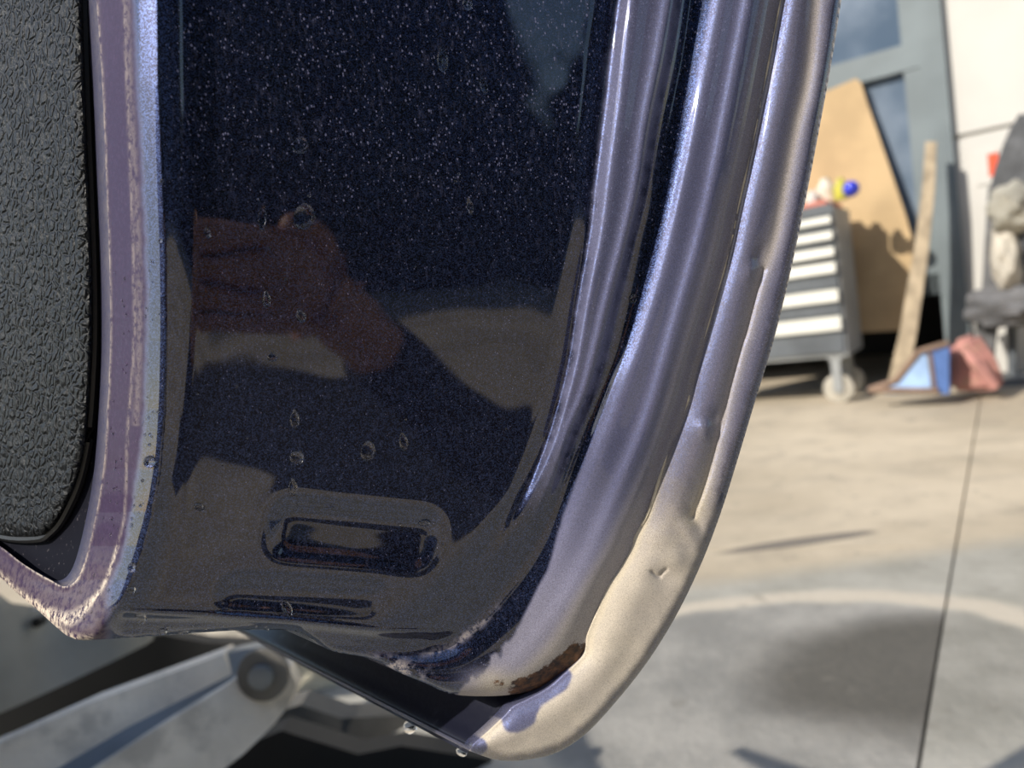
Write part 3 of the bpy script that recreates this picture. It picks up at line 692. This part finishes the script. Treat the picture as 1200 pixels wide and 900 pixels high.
for uu, oo in ((ur-.06, TO-.05), (ur-.06, .11), (ul+.06, TO-.05), (ul+.06, .11)):
    bm = bmesh.new()
    tube(bm, [W(uu, .067, oo-.022), W(uu, .067, oo-.019), W(uu, .067, oo+.019), W(uu, .067, oo+.022)], [.055, .066, .066, .055], 24)
    cs = bm_obj('caster', bm, simple('caster_tyre', (.40, .37, .31), .6), tcx)
    bm = bmesh.new(); wbox(bm, uu-.02, uu+.02, .05, ybot, oo-.032, oo-.026); wbox(bm, uu-.02, uu+.02, .05, ybot, oo+.026, oo+.032); wbox(bm, uu-.032, uu+.032, ybot-.012, ybot, oo-.035, oo+.035)
    bm_obj('fork', bm, LGREY, cs, True, .002)
TT = ytop+.035
# things on the cabinet
def can(name, px, py, h, r, mat, lab, cat, o=.2, caps=None):
    u, v = WP(px, py, o); bm = bmesh.new()
    tube(bm, [W(u, TT, o), W(u, TT+h*.02, o), W(u, TT+h*.7, o), W(u, TT+h*.86, o), W(u, TT+h, o)], [r*.96, r, r, r*.6, r*.5], 20)
    e = empty(name, W(u, TT, o), lab, cat); bm_obj('body', bm, mat, e)
    bm = bmesh.new(); tube(bm, [W(u, TT+h, o), W(u, TT+h*1.12, o), W(u, TT+h*1.14, o)], [r*.45, r*.45, r*.3], 16); bm_obj('cap', bm, caps or mat, e)
can('paint_bottle', 966, 205, .10, .045, simple('cream_plastic', (.75, .66, .55), .4), 'cream coloured bottle on the tool cabinet, left of the yellow can', 'bottle', .22, HANDLE)
can('oil_can', 984, 205, .085, .032, simple('yellow_plastic', (.55, .52, .08), .4), 'yellow green can on the tool cabinet between the cream bottle and the blue ball', 'can', .26)
can('white_cup', 950, 215, .055, .03, WHITEW, 'small white cup at the left on the tool cabinet by the door edge', 'cup', .3)
u, v = WP(1001, 212, .2); bm = bmesh.new(); bmesh.ops.create_uvsphere(bm, u_segments=24, v_segments=16, radius=.036); bmesh.ops.translate(bm, verts=bm.verts, vec=V(W(u+.0, TT+.035, .30)))
tag(bm_obj('blue_ball', bm, simple('shiny_blue', (.03, .05, .65), .15, .2, .1, 5, coat=1)), 'shiny blue ball at the right end of the tool cabinet top', 'ball')

# ---- cardboard sheet leaning on the glass behind the cabinet
cp = [(905,136),(952,112),(975,104),(1003,92),(1009,97),(1016,120),(1030,160),(1045,204),(1060,248),(1072,290),(1074,330),(1066,386),(1040,388),(1008,390),(905,398)]
pts = []
for x, y in cp:
    vq = WP(x, y, .0)[1]; o = -.13+.10*max(0, 1-vq/1.6); pts.append(W(*WP(x, y, o), o))
bm = bmesh.new(); prism(bm, pts, wn*-.008); tag(bm_obj('cardboard_sheet', bm, CARD, None, False), 'large tan cardboard sheet with a slanting edge leaning on the window behind the tool cabinet', 'cardboard')
# ---- plank
pl = [(1091,166),(1088,220),(1080,290),(1072,340),(1064,390),(1052,446)]; wd = [13, 15, 17, 19, 20, 22]
bm = bmesh.new(); rowsv = []
for (x, y), w_ in zip(pl, wd):
    o = .0+.25*(1-max(0, WP(x, y, .1)[1])/1.25); a = W(*WP(x-w_/2, y, o), o); c_ = W(*WP(x+w_/2, y, o), o)
    rowsv.append([bm.verts.new(V(q)) for q in (a, c_, c_-wn*.025, a-wn*.025)])
for a, c_ in zip(rowsv, rowsv[1:]):
    for k in range(4): bm.faces.new((a[k], a[(k+1) % 4], c_[(k+1) % 4], c_[k]))
bm.faces.new(rowsv[0]); bm.faces.new(rowsv[-1][::-1])
tag(bm_obj('wooden_plank', bm, WOOD, None, True), 'long slightly bowed wooden plank leaning beside the cardboard sheet', 'plank')

# ---- blue wedge and red bag on the ground
def gq(px, py, z=0): return G(px, py, z)
RIMB = simple('rusty_brown', (.20, .13, .09), .7); LBLUE = simple('light_blue_plastic', (.30, .44, .68), .6); MBLUE = simple('blue_plastic', (.08, .16, .40), .5)
RO = .62
def wq(px, py, o): u, v = WP(px, py, o); return W(u, max(0.004, v), o)
e = empty('wheel_ramp', wq(1070, 458, RO), 'light and dark blue wedge ramp with brown edges lying on the concrete', 'ramp')
bm = bmesh.new(); prism(bm, [wq(1036, 462, RO), wq(1092, 462, RO), wq(1087, 418, RO), wq(1078, 414, RO)], wn*-.1); bm_obj('side_panel', bm, LBLUE, e, False)
bm = bmesh.new(); prism(bm, [wq(1093, 462, RO), wq(1112, 462, RO), wq(1112, 405, RO), wq(1088, 416, RO)], wn*-.1); bm_obj('end_panel', bm, MBLUE, e, False)
bm = bmesh.new(); tube(bm, [wq(1018, 457, RO), wq(1050, 446, RO), wq(1077, 412, RO), wq(1112, 402, RO)], .013, 8); tube(bm, [wq(1020, 460, RO+.01)+np.array([0, 0, .01]), wq(1100, 461, RO+.01)+np.array([0, 0, .01])], .012, 8); tube(bm, [wq(1096, 460, RO), wq(1090, 414, RO)], .008, 8); bm_obj('edge_tube', bm, RIMB, e)
# red sack: soft lumpy body
def lump(bm, c, rx, ry, rz, seed, amp=.18, sq=2.6, freq=3.0):
    seg, rg = 28, 18; r = np.random.RandomState(seed); ph = r.rand(6)*6.28; rings = []
    def pt(th, p_):
        x, y, z = math.sin(th)*math.cos(p_), math.sin(th)*math.sin(p_), math.cos(th)
        n = (abs(x)**sq+abs(y)**sq+abs(z)**sq)**(-1/sq)
        k = 1+amp*(math.sin(freq*x*2+ph[0])*math.sin(freq*z*2.3+ph[1])+.5*math.sin(freq*y*4+ph[2]+z*3)+.4*math.sin(freq*5*z+ph[3]+x*6))*.5
        return V(c)+V(ua)*(x*n*k*rx)+V(wn)*(y*n*k*ry)+Vector((0, 0, z*n*k*rz))
    top = bm.verts.new(pt(0, 0)); bot = bm.verts.new(pt(math.pi, 0))
    for i in range(1, rg): rings.append([bm.verts.new(pt(math.pi*i/rg, 2*math.pi*k/seg)) for k in range(seg)])
    for k in range(seg):
        bm.faces.new((top, rings[0][k], rings[0][(k+1) % seg])); bm.faces.new((bot, rings[-1][(k+1) % seg], rings[-1][k]))
        for a, c_ in zip(rings, rings[1:]): bm.faces.new((a[k], c_[k], c_[(k+1) % seg], a[(k+1) % seg]))
RED = simple('faded_red_fabric', (.46, .22, .19), .8, 0, .3, 9, .3, 40, dirt=(.36, .25, .16))
e = empty('red_sack', wq(1145, 458, .5), 'faded red folded fabric sack lying right of the blue ramp', 'sack')
bm = bmesh.new(); prism(bm, [wq(1114, 460, .5), wq(1176, 458, .5), wq(1172, 436, .5), wq(1158, 410, .5), wq(1143, 393, .5), wq(1114, 403, .5)], wn*-.16)
bmesh.ops.bevel(bm, geom=list(bm.edges), offset=.02, segments=3, affect='EDGES'); bm_obj('sack_body', bm, RED, e)
bm = bmesh.new(); tube(bm, [wq(1128, 410, .53), wq(1150, 432, .54), wq(1166, 454, .53)], [.012, .03, .02], 10); bm_obj('fold', bm, RED, e)

# ---- covered machine at the right edge
CLOTH = simple('grey_cloth', (.12, .125, .135), .8, 0, .4, 7, .5, 30); CREAM = simple('cream_cloth', (.50, .46, .39), .85, 0, .15, 6, .3, 25); GREYC = simple('mid_grey_cloth', (.12, .12, .125), .8, 0, .35, 7, .5, 30)
MO = .12
e = empty('covered_stand', wq(1185, 455, MO), 'bundle of dark grey and cream cloths hanging on a stand against the white wall', 'covered stand')
def blobq(name, px, py, rx, rz, mat, seed, o=MO, ry=.12, amp=.2):
    u, v = WP(px, py, o); bm = bmesh.new(); lump(bm, W(u, v, o), rx, ry, rz, seed, amp); bm_obj(name, bm, mat, e)
bm = bmesh.new(); prism(bm, [wq(*q, MO+.1) for q in ((1200, 128), (1188, 140), (1176, 168), (1165, 200), (1158, 228), (1180, 236), (1225, 240), (1235, 150))], wn*-.22); bmesh.ops.bevel(bm, geom=list(bm.edges), offset=.015, segments=2, affect='EDGES'); bm_obj('dark_cloth', bm, CLOTH, e)
blobq('cream_cloth', 1186, 243, .085, .10, simple('dusty_cloth', (.30, .285, .24), .9, 0, .25, 8, .3, 30), 3, MO+.06)
blobq('cream_cloth', 1179, 305, .055, .14, CREAM, 6, MO+.02)
blobq('grey_cloth', 1182, 358, .16, .09, GREYC, 9, MO)
blobq('dark_cloth', 1200, 300, .07, .22, CLOTH, 5, MO-.06)
bm = bmesh.new(); prism(bm, [wq(*q, MO) for q in ((1158, 215), (1174, 215), (1168, 300), (1172, 345), (1170, 380), (1164, 432), (1148, 430), (1143, 385), (1151, 330))], wn*-.08); bmesh.ops.bevel(bm, geom=list(bm.edges), offset=.012, segments=2, affect='EDGES'); bm_obj('grey_cloth', bm, GREYC, e)
bm = bmesh.new(); tube(bm, [wq(1187, 440, MO-.1), wq(1185, 160, MO-.1)], .02, 10); bm_obj('pole', bm, DGREY, e)
bm = bmesh.new(); u, _ = WP(1187, 440, MO-.1); wbox(bm, u-.18, u+.18, 0, .03, MO-.2, MO+.05); bm_obj('stand_base', bm, DGREY, e, True, .006)

# ------------------------------------------------------------------ steel lift arms under the door (lower left)
SILV = simple('worn_silver_paint', (.72, .655, .55), .5, .0, .14, 9, .15, 50, dirt=(.38, .35, .30)); STEELB = simple('blue_grey_steel', (.20, .22, .235), .45, .2, .2, 8)
BLK = simple('black_steel_and_shade', (.004, .004, .004), .6, 0, .5, 9)  # also the black of the painted gap and ground shade
def strip_solid(name, tops, bots, thick, mat, parent, bev=0):
    """band between two edge lines (px, py, depth), pushed back into a solid"""
    bm = bmesh.new(); r = []
    for a, c_ in zip(tops, bots):
        p = P(*a); q = P(*c_); r.append([bm.verts.new(V(v)) for v in (p, q, q+FW*thick, p+FW*thick)])
    for a, c_ in zip(r, r[1:]):
        for k in range(4): bm.faces.new((a[k], a[(k+1) % 4], c_[(k+1) % 4], c_[k]))
    bm.faces.new(r[0]); bm.faces.new(r[-1][::-1])
    return bm_obj(name, bm, mat, parent, True, bev)
e = empty('steel_beam', P(150, 850, .8), 'pale grey steel beam with a blue grey underside and round pivot beneath the door', 'beam')
strip_solid('upper_face', [(-120,922,.66),(0,871,.70),(100,826,.75),(262,766,.84)], [(-60,985,.66),(60,905,.70),(150,852,.75),(272,790,.84)], .03, SILV, e)
strip_solid('side_face', [(-60,985,.66),(60,905,.70),(150,852,.75),(272,790,.84),(262,766,.845)], [(0,1010,.66),(95,918,.70),(185,862,.75),(290,797,.84),(312,756,.88)], .02, STEELB, e)
strip_solid('end_plate', [(-20,1010,.64),(95,912,.68),(190,850,.73),(262,806,.77),(290,784,.785),(318,774,.79),(338,782,.79),(347,800,.79)], [(160,1010,.66),(240,925,.72),(262,902,.735),(285,884,.75),(304,866,.76),(322,848,.775),(336,830,.785),(347,806,.79)], .02, SILV, e)
c0 = P(309, 790, .775); bm = bmesh.new(); tube(bm, [c0+FW*.004, c0-FW*.004, c0-FW*.005], [.027, .027, .024], 28); pn = bm_obj('pivot_boss', bm, simple('dark_worn_steel', (.11, .105, .095), .6, 0, .5, 7), e)
bm = bmesh.new(); tube(bm, [c0-FW*.004, c0-FW*.012, c0-FW*.013], [.0125, .0125, .010], 24); bm_obj('pin', bm, STEELB, pn)
e = empty('steel_plate', P(60, 770, 1.0), 'flat worn grey steel plate at the lower left, above the pale beam', 'steel plate')
strip_solid('plate', [(-150,660,.86),(-60,668,.88),(0,712,.91),(30,716,.95),(80,712,.98),(130,706,1.0),(172,712,1.03)], [(-150,905,.82),(-60,866,.87),(0,836,.90),(30,823,.92),(80,800,.95),(130,776,.98),(172,755,1.03)], .02, simple('dull_grey_plate', (.30, .30, .275), .55, .1, .2, 7), e)
c1 = P(44, 729, .945); bm = bmesh.new(); tube(bm, [c1+FW*.01, c1-FW*.003], [.006, .006], 16); bm_obj('bolt', bm, BLK, e)
e = empty('crossbar_and_dark_gap', P(240, 760, .95), 'thin black bar widened to fill the dark gap between the grey plate and the pale beam', 'crossbar')
strip_solid('bar', [(-160,880,1.06),(0,815,1.06),(80,780,1.08),(150,745,1.1),(190,744,1.12),(240,753,1.14),(330,757,1.14)], [(-160,960,1.06),(0,900,1.06),(80,850,1.08),(150,822,1.1),(190,800,1.12),(222,778,1.13),(330,774,1.14)], .03, BLK, e)  # wide black band paints in the dark gap; only its thin end is a bar
strip_solid('lit_concrete_block', [(216,738,1.2),(300,738,1.2)], [(222,784,1.2),(270,784,1.2)], .03, SILV, e)  # pale block stands in for sky-lit concrete behind
e = empty('shade_plate', P(380, 860, .95), 'dark plates in place of the shaded ground at the bottom, left of the dusty rim', 'shade plate')  # dark plates put where the ground lies in the car's shade
strip_solid('upper_shade_plate', [(318,836,1.0),(352,826,1.02),(400,842,1.05),(470,838,1.1),(560,850,1.1)], [(240,990,.95),(320,990,1.0),(400,990,1.03),(480,990,1.05),(600,990,1.1)], .05, simple('dark_shade', (.10, .095, .085), .6, 0, .4, 7), e)
strip_solid('lower_shade_plate', [(235,905,.93),(300,868,.93),(330,856,.93),(420,884,.94),(470,874,.95),(560,888,.97),(610,900,1.0)], [(160,1000,.9),(300,1000,.9),(350,1000,.9),(420,1000,.92),(470,1000,.93),(560,1000,.95),(610,1000,1.0)], .04, BLK, e)
e = empty('sunlit_block', P(370, 800, 1.3), 'pale sandy block in place of sunlit ground behind the round pivot under the door', 'block')
strip_solid('block', [(300,748,1.25),(360,770,1.25),(420,800,1.27),(470,828,1.3)], [(330,818,1.25),(352,832,1.25),(400,842,1.27),(470,850,1.3)], .08, simple('sunlit_concrete', (.80, .68, .52), .9, 0, .35, 14), e)  # pale colour stands in for sunlight on the ground here
# ------------------------------------------------------------------ out of view: things added for reflections and shade, and the mirrored hand
BLOCKER = simple('dark_blocker', (.012, .013, .018), .3, 0, .3, 2)
e = empty('sun_block', (-1.2, .5, .3), 'dark unseen box added to shade the steel under the door, just outside the left edge', 'light blocker')
bm = bmesh.new(); prism(bm, [(-1.6, .1, .3), (-.62, .25, .3), (-.68, .62, .3), (-1.7, .7, .3)], (0, 0, .26)); bm_obj('blocker_box', bm, BLOCKER, e, True, .02)  # unseen box, sized to keep the sun off the steel arms
BACKDROP = simple('backdrop_dark', (.012, .018, .009), .9, 0, .6, 1.5)  # unseen dark backdrops, added and sized to shape the panel's reflections
def mirror_backdrop(name, x0, x1, y, h, lab):
    bm = bmesh.new(); n = 40; r = np.random.RandomState(int(h*10)); a = []
    top = [(x0+(x1-x0)*i/n, h+1.1*(fbm(np.array([i*9.]), np.array([3.]), 30, 4)[0]-.5)*2) for i in range(n+1)]
    prism(bm, [(x0, y, -.02)]+[(x, y, z) for x, z in top]+[(x1, y, -.02)], (0, -1.5, 0)); tag(bm_obj(name, bm, BACKDROP, None, False), lab, 'backdrop')
# dark sheet on the ground, in place of a shadow mirrored in the panel
mN = np.array([-.27, KY, 1.0]); mN /= np.linalg.norm(mN); mW = CX*mN[0]+CY*mN[1]+FW*mN[2]; pc = P(600, 450, .247)
def mirror_ground(px, py, z=.004):
    q = ray(px, py); q = q/np.linalg.norm(q); t0 = ((pc-CAM)@mW)/(q@mW); h = CAM+q*t0; r = q-2*(q@mW)*mW
    return h+r*((z-h[2])/r[2])
def mirror_x(px, py, yy):
    q = ray(px, py); q = q/np.linalg.norm(q); t0 = ((pc-CAM)@mW)/(q@mW); h = CAM+q*t0; r = q-2*(q@mW)*mW
    p = h+r*((yy-h[1])/r[1]); return p
g0_ = mirror_x(640, 60, -13); g1_ = mirror_x(690, 60, -13); ga, gb = sorted((float(g0_[0]), float(g1_[0])))
print('gap', ga, gb, mirror_x(650, 130, -13))
mirror_backdrop('backdrop', -24, ga-.95, -13, 9.5, 'tall dark backdrop added behind the viewpoint to the left of the gap of sky')
mirror_backdrop('backdrop', gb+.8, 24, -13, 9.0, 'tall dark backdrop added behind the viewpoint to the right of the gap of sky')
mirror_backdrop('backdrop', ga-4, gb+3, -14.6, max(1.5, float(mirror_x(650, 130, -14.6)[2])-.6), 'low backdrop added to fill the foot of the gap between the two tall ones')
ap = [(190,420),(250,417),(300,424),(380,432),(450,433),(470,446),(530,466),(580,488),(625,500),(700,520),(700,640),(560,640),(470,600),(400,590),(345,570),(300,548),(250,530),(190,522)]
bm = bmesh.new(); prism(bm, [mirror_ground(*p) for p in ap], (0, 0, -.012)); tag(bm_obj('floor', bm, simple('mirrored_shade', (.018, .018, .02), .95, 0, .4, 9), None, False), kind='structure')  # shadow on the ground made as a dark sheet
# ---- the hand mirrored dimly in the paint
def K(x, y, z): return CAM+CX*(x*1.15-.02)+CY*(y*1.15-.004)+FW*(z-.11)
b = NB('skin'); SKIN = b.done(b.n('BsdfPrincipled', Base_Color=b.mix(b.ramp(b.noise(120, 3), .3, .7), (.48, .24, .15), (.58, .31, .20)), Roughness=.5, Subsurface_Weight=.1, Subsurface_Radius=(.006, .002, .001), Subsurface_Scale=1.0).outputs[0])
vt_, ed_, rd_ = [], [], []
def node(x, y, z, r, p=None):
    vt_.append(K(x, y, z-.006)); rd_.append(r*1.12); 
    if p is not None: ed_.append((p, len(vt_)-1))
    return len(vt_)-1
w0 = node(.095, -.030, -.065, .026); w1 = node(.065, -.010, -.048, .028, w0); pm_ = node(.040, .008, -.036, .030, w1)
fa = node(.14, -.07, -.10, .028, w0); fb_ = node(.22, -.14, -.17, .034, fa)
for yk, yt, ln, rr in ((.038, .037, 0, .0090), (.017, .018, .004, .0092), (-.003, .001, .001, .0088), (-.022, -.017, -.012, .0078)):
    k = node(.018+abs(yk)*.15, yk, -.030, .0125, pm_); k = node(-.014, yk, -.030, rr*1.1, k)
    k = node(-.044-ln*.4, (yk+yt)/2, -.028, rr*1.02, k); k = node(-.070-ln, yt, -.016, rr*.95, k); k = node(-.068-ln, yt, .004, rr*.9, k); k = node(-.057-ln, yt-.001, .012, rr*.8, k)
tb = node(.060, .030, -.048, .015, w1); tb = node(.052, .042, -.036, .0125, tb); tb = node(.040, .046, -.030, .011, tb); node(.026, .048, -.026, .0095, tb)
me = bpy.data.meshes.new('person'); me.from_pydata([tuple(map(float, v)) for v in vt_], ed_, []); hand = bpy.data.objects.new('person', me); COL.objects.link(hand)
sm_ = hand.modifiers.new('skin', 'SKIN'); sm_.use_smooth_shade = True
for i, r in enumerate(rd_): me.skin_vertices[0].data[i].radius = (r, r)
me.skin_vertices[0].data[0].use_root = True
sb_ = hand.modifiers.new('sub', 'SUBSURF'); sb_.levels = 2; sb_.render_levels = 2
me.materials.append(SKIN)
tag(hand, 'bare hand of a person with curled fingers, mirrored in the dark panel', 'person')
bm = bmesh.new(); tube(bm, [K(.112, -.046, -.088), K(.155, -.083, -.121), K(.18, -.105, -.14), K(.26, -.175, -.21), K(.36, -.26, -.30)], [.034, .037, .041, .047, .054], 20)
sl_ = bm_obj('sleeve', bm, simple('dark_sleeve_cloth', (.02, .02, .024), .9, 0, .3, 60), hand)
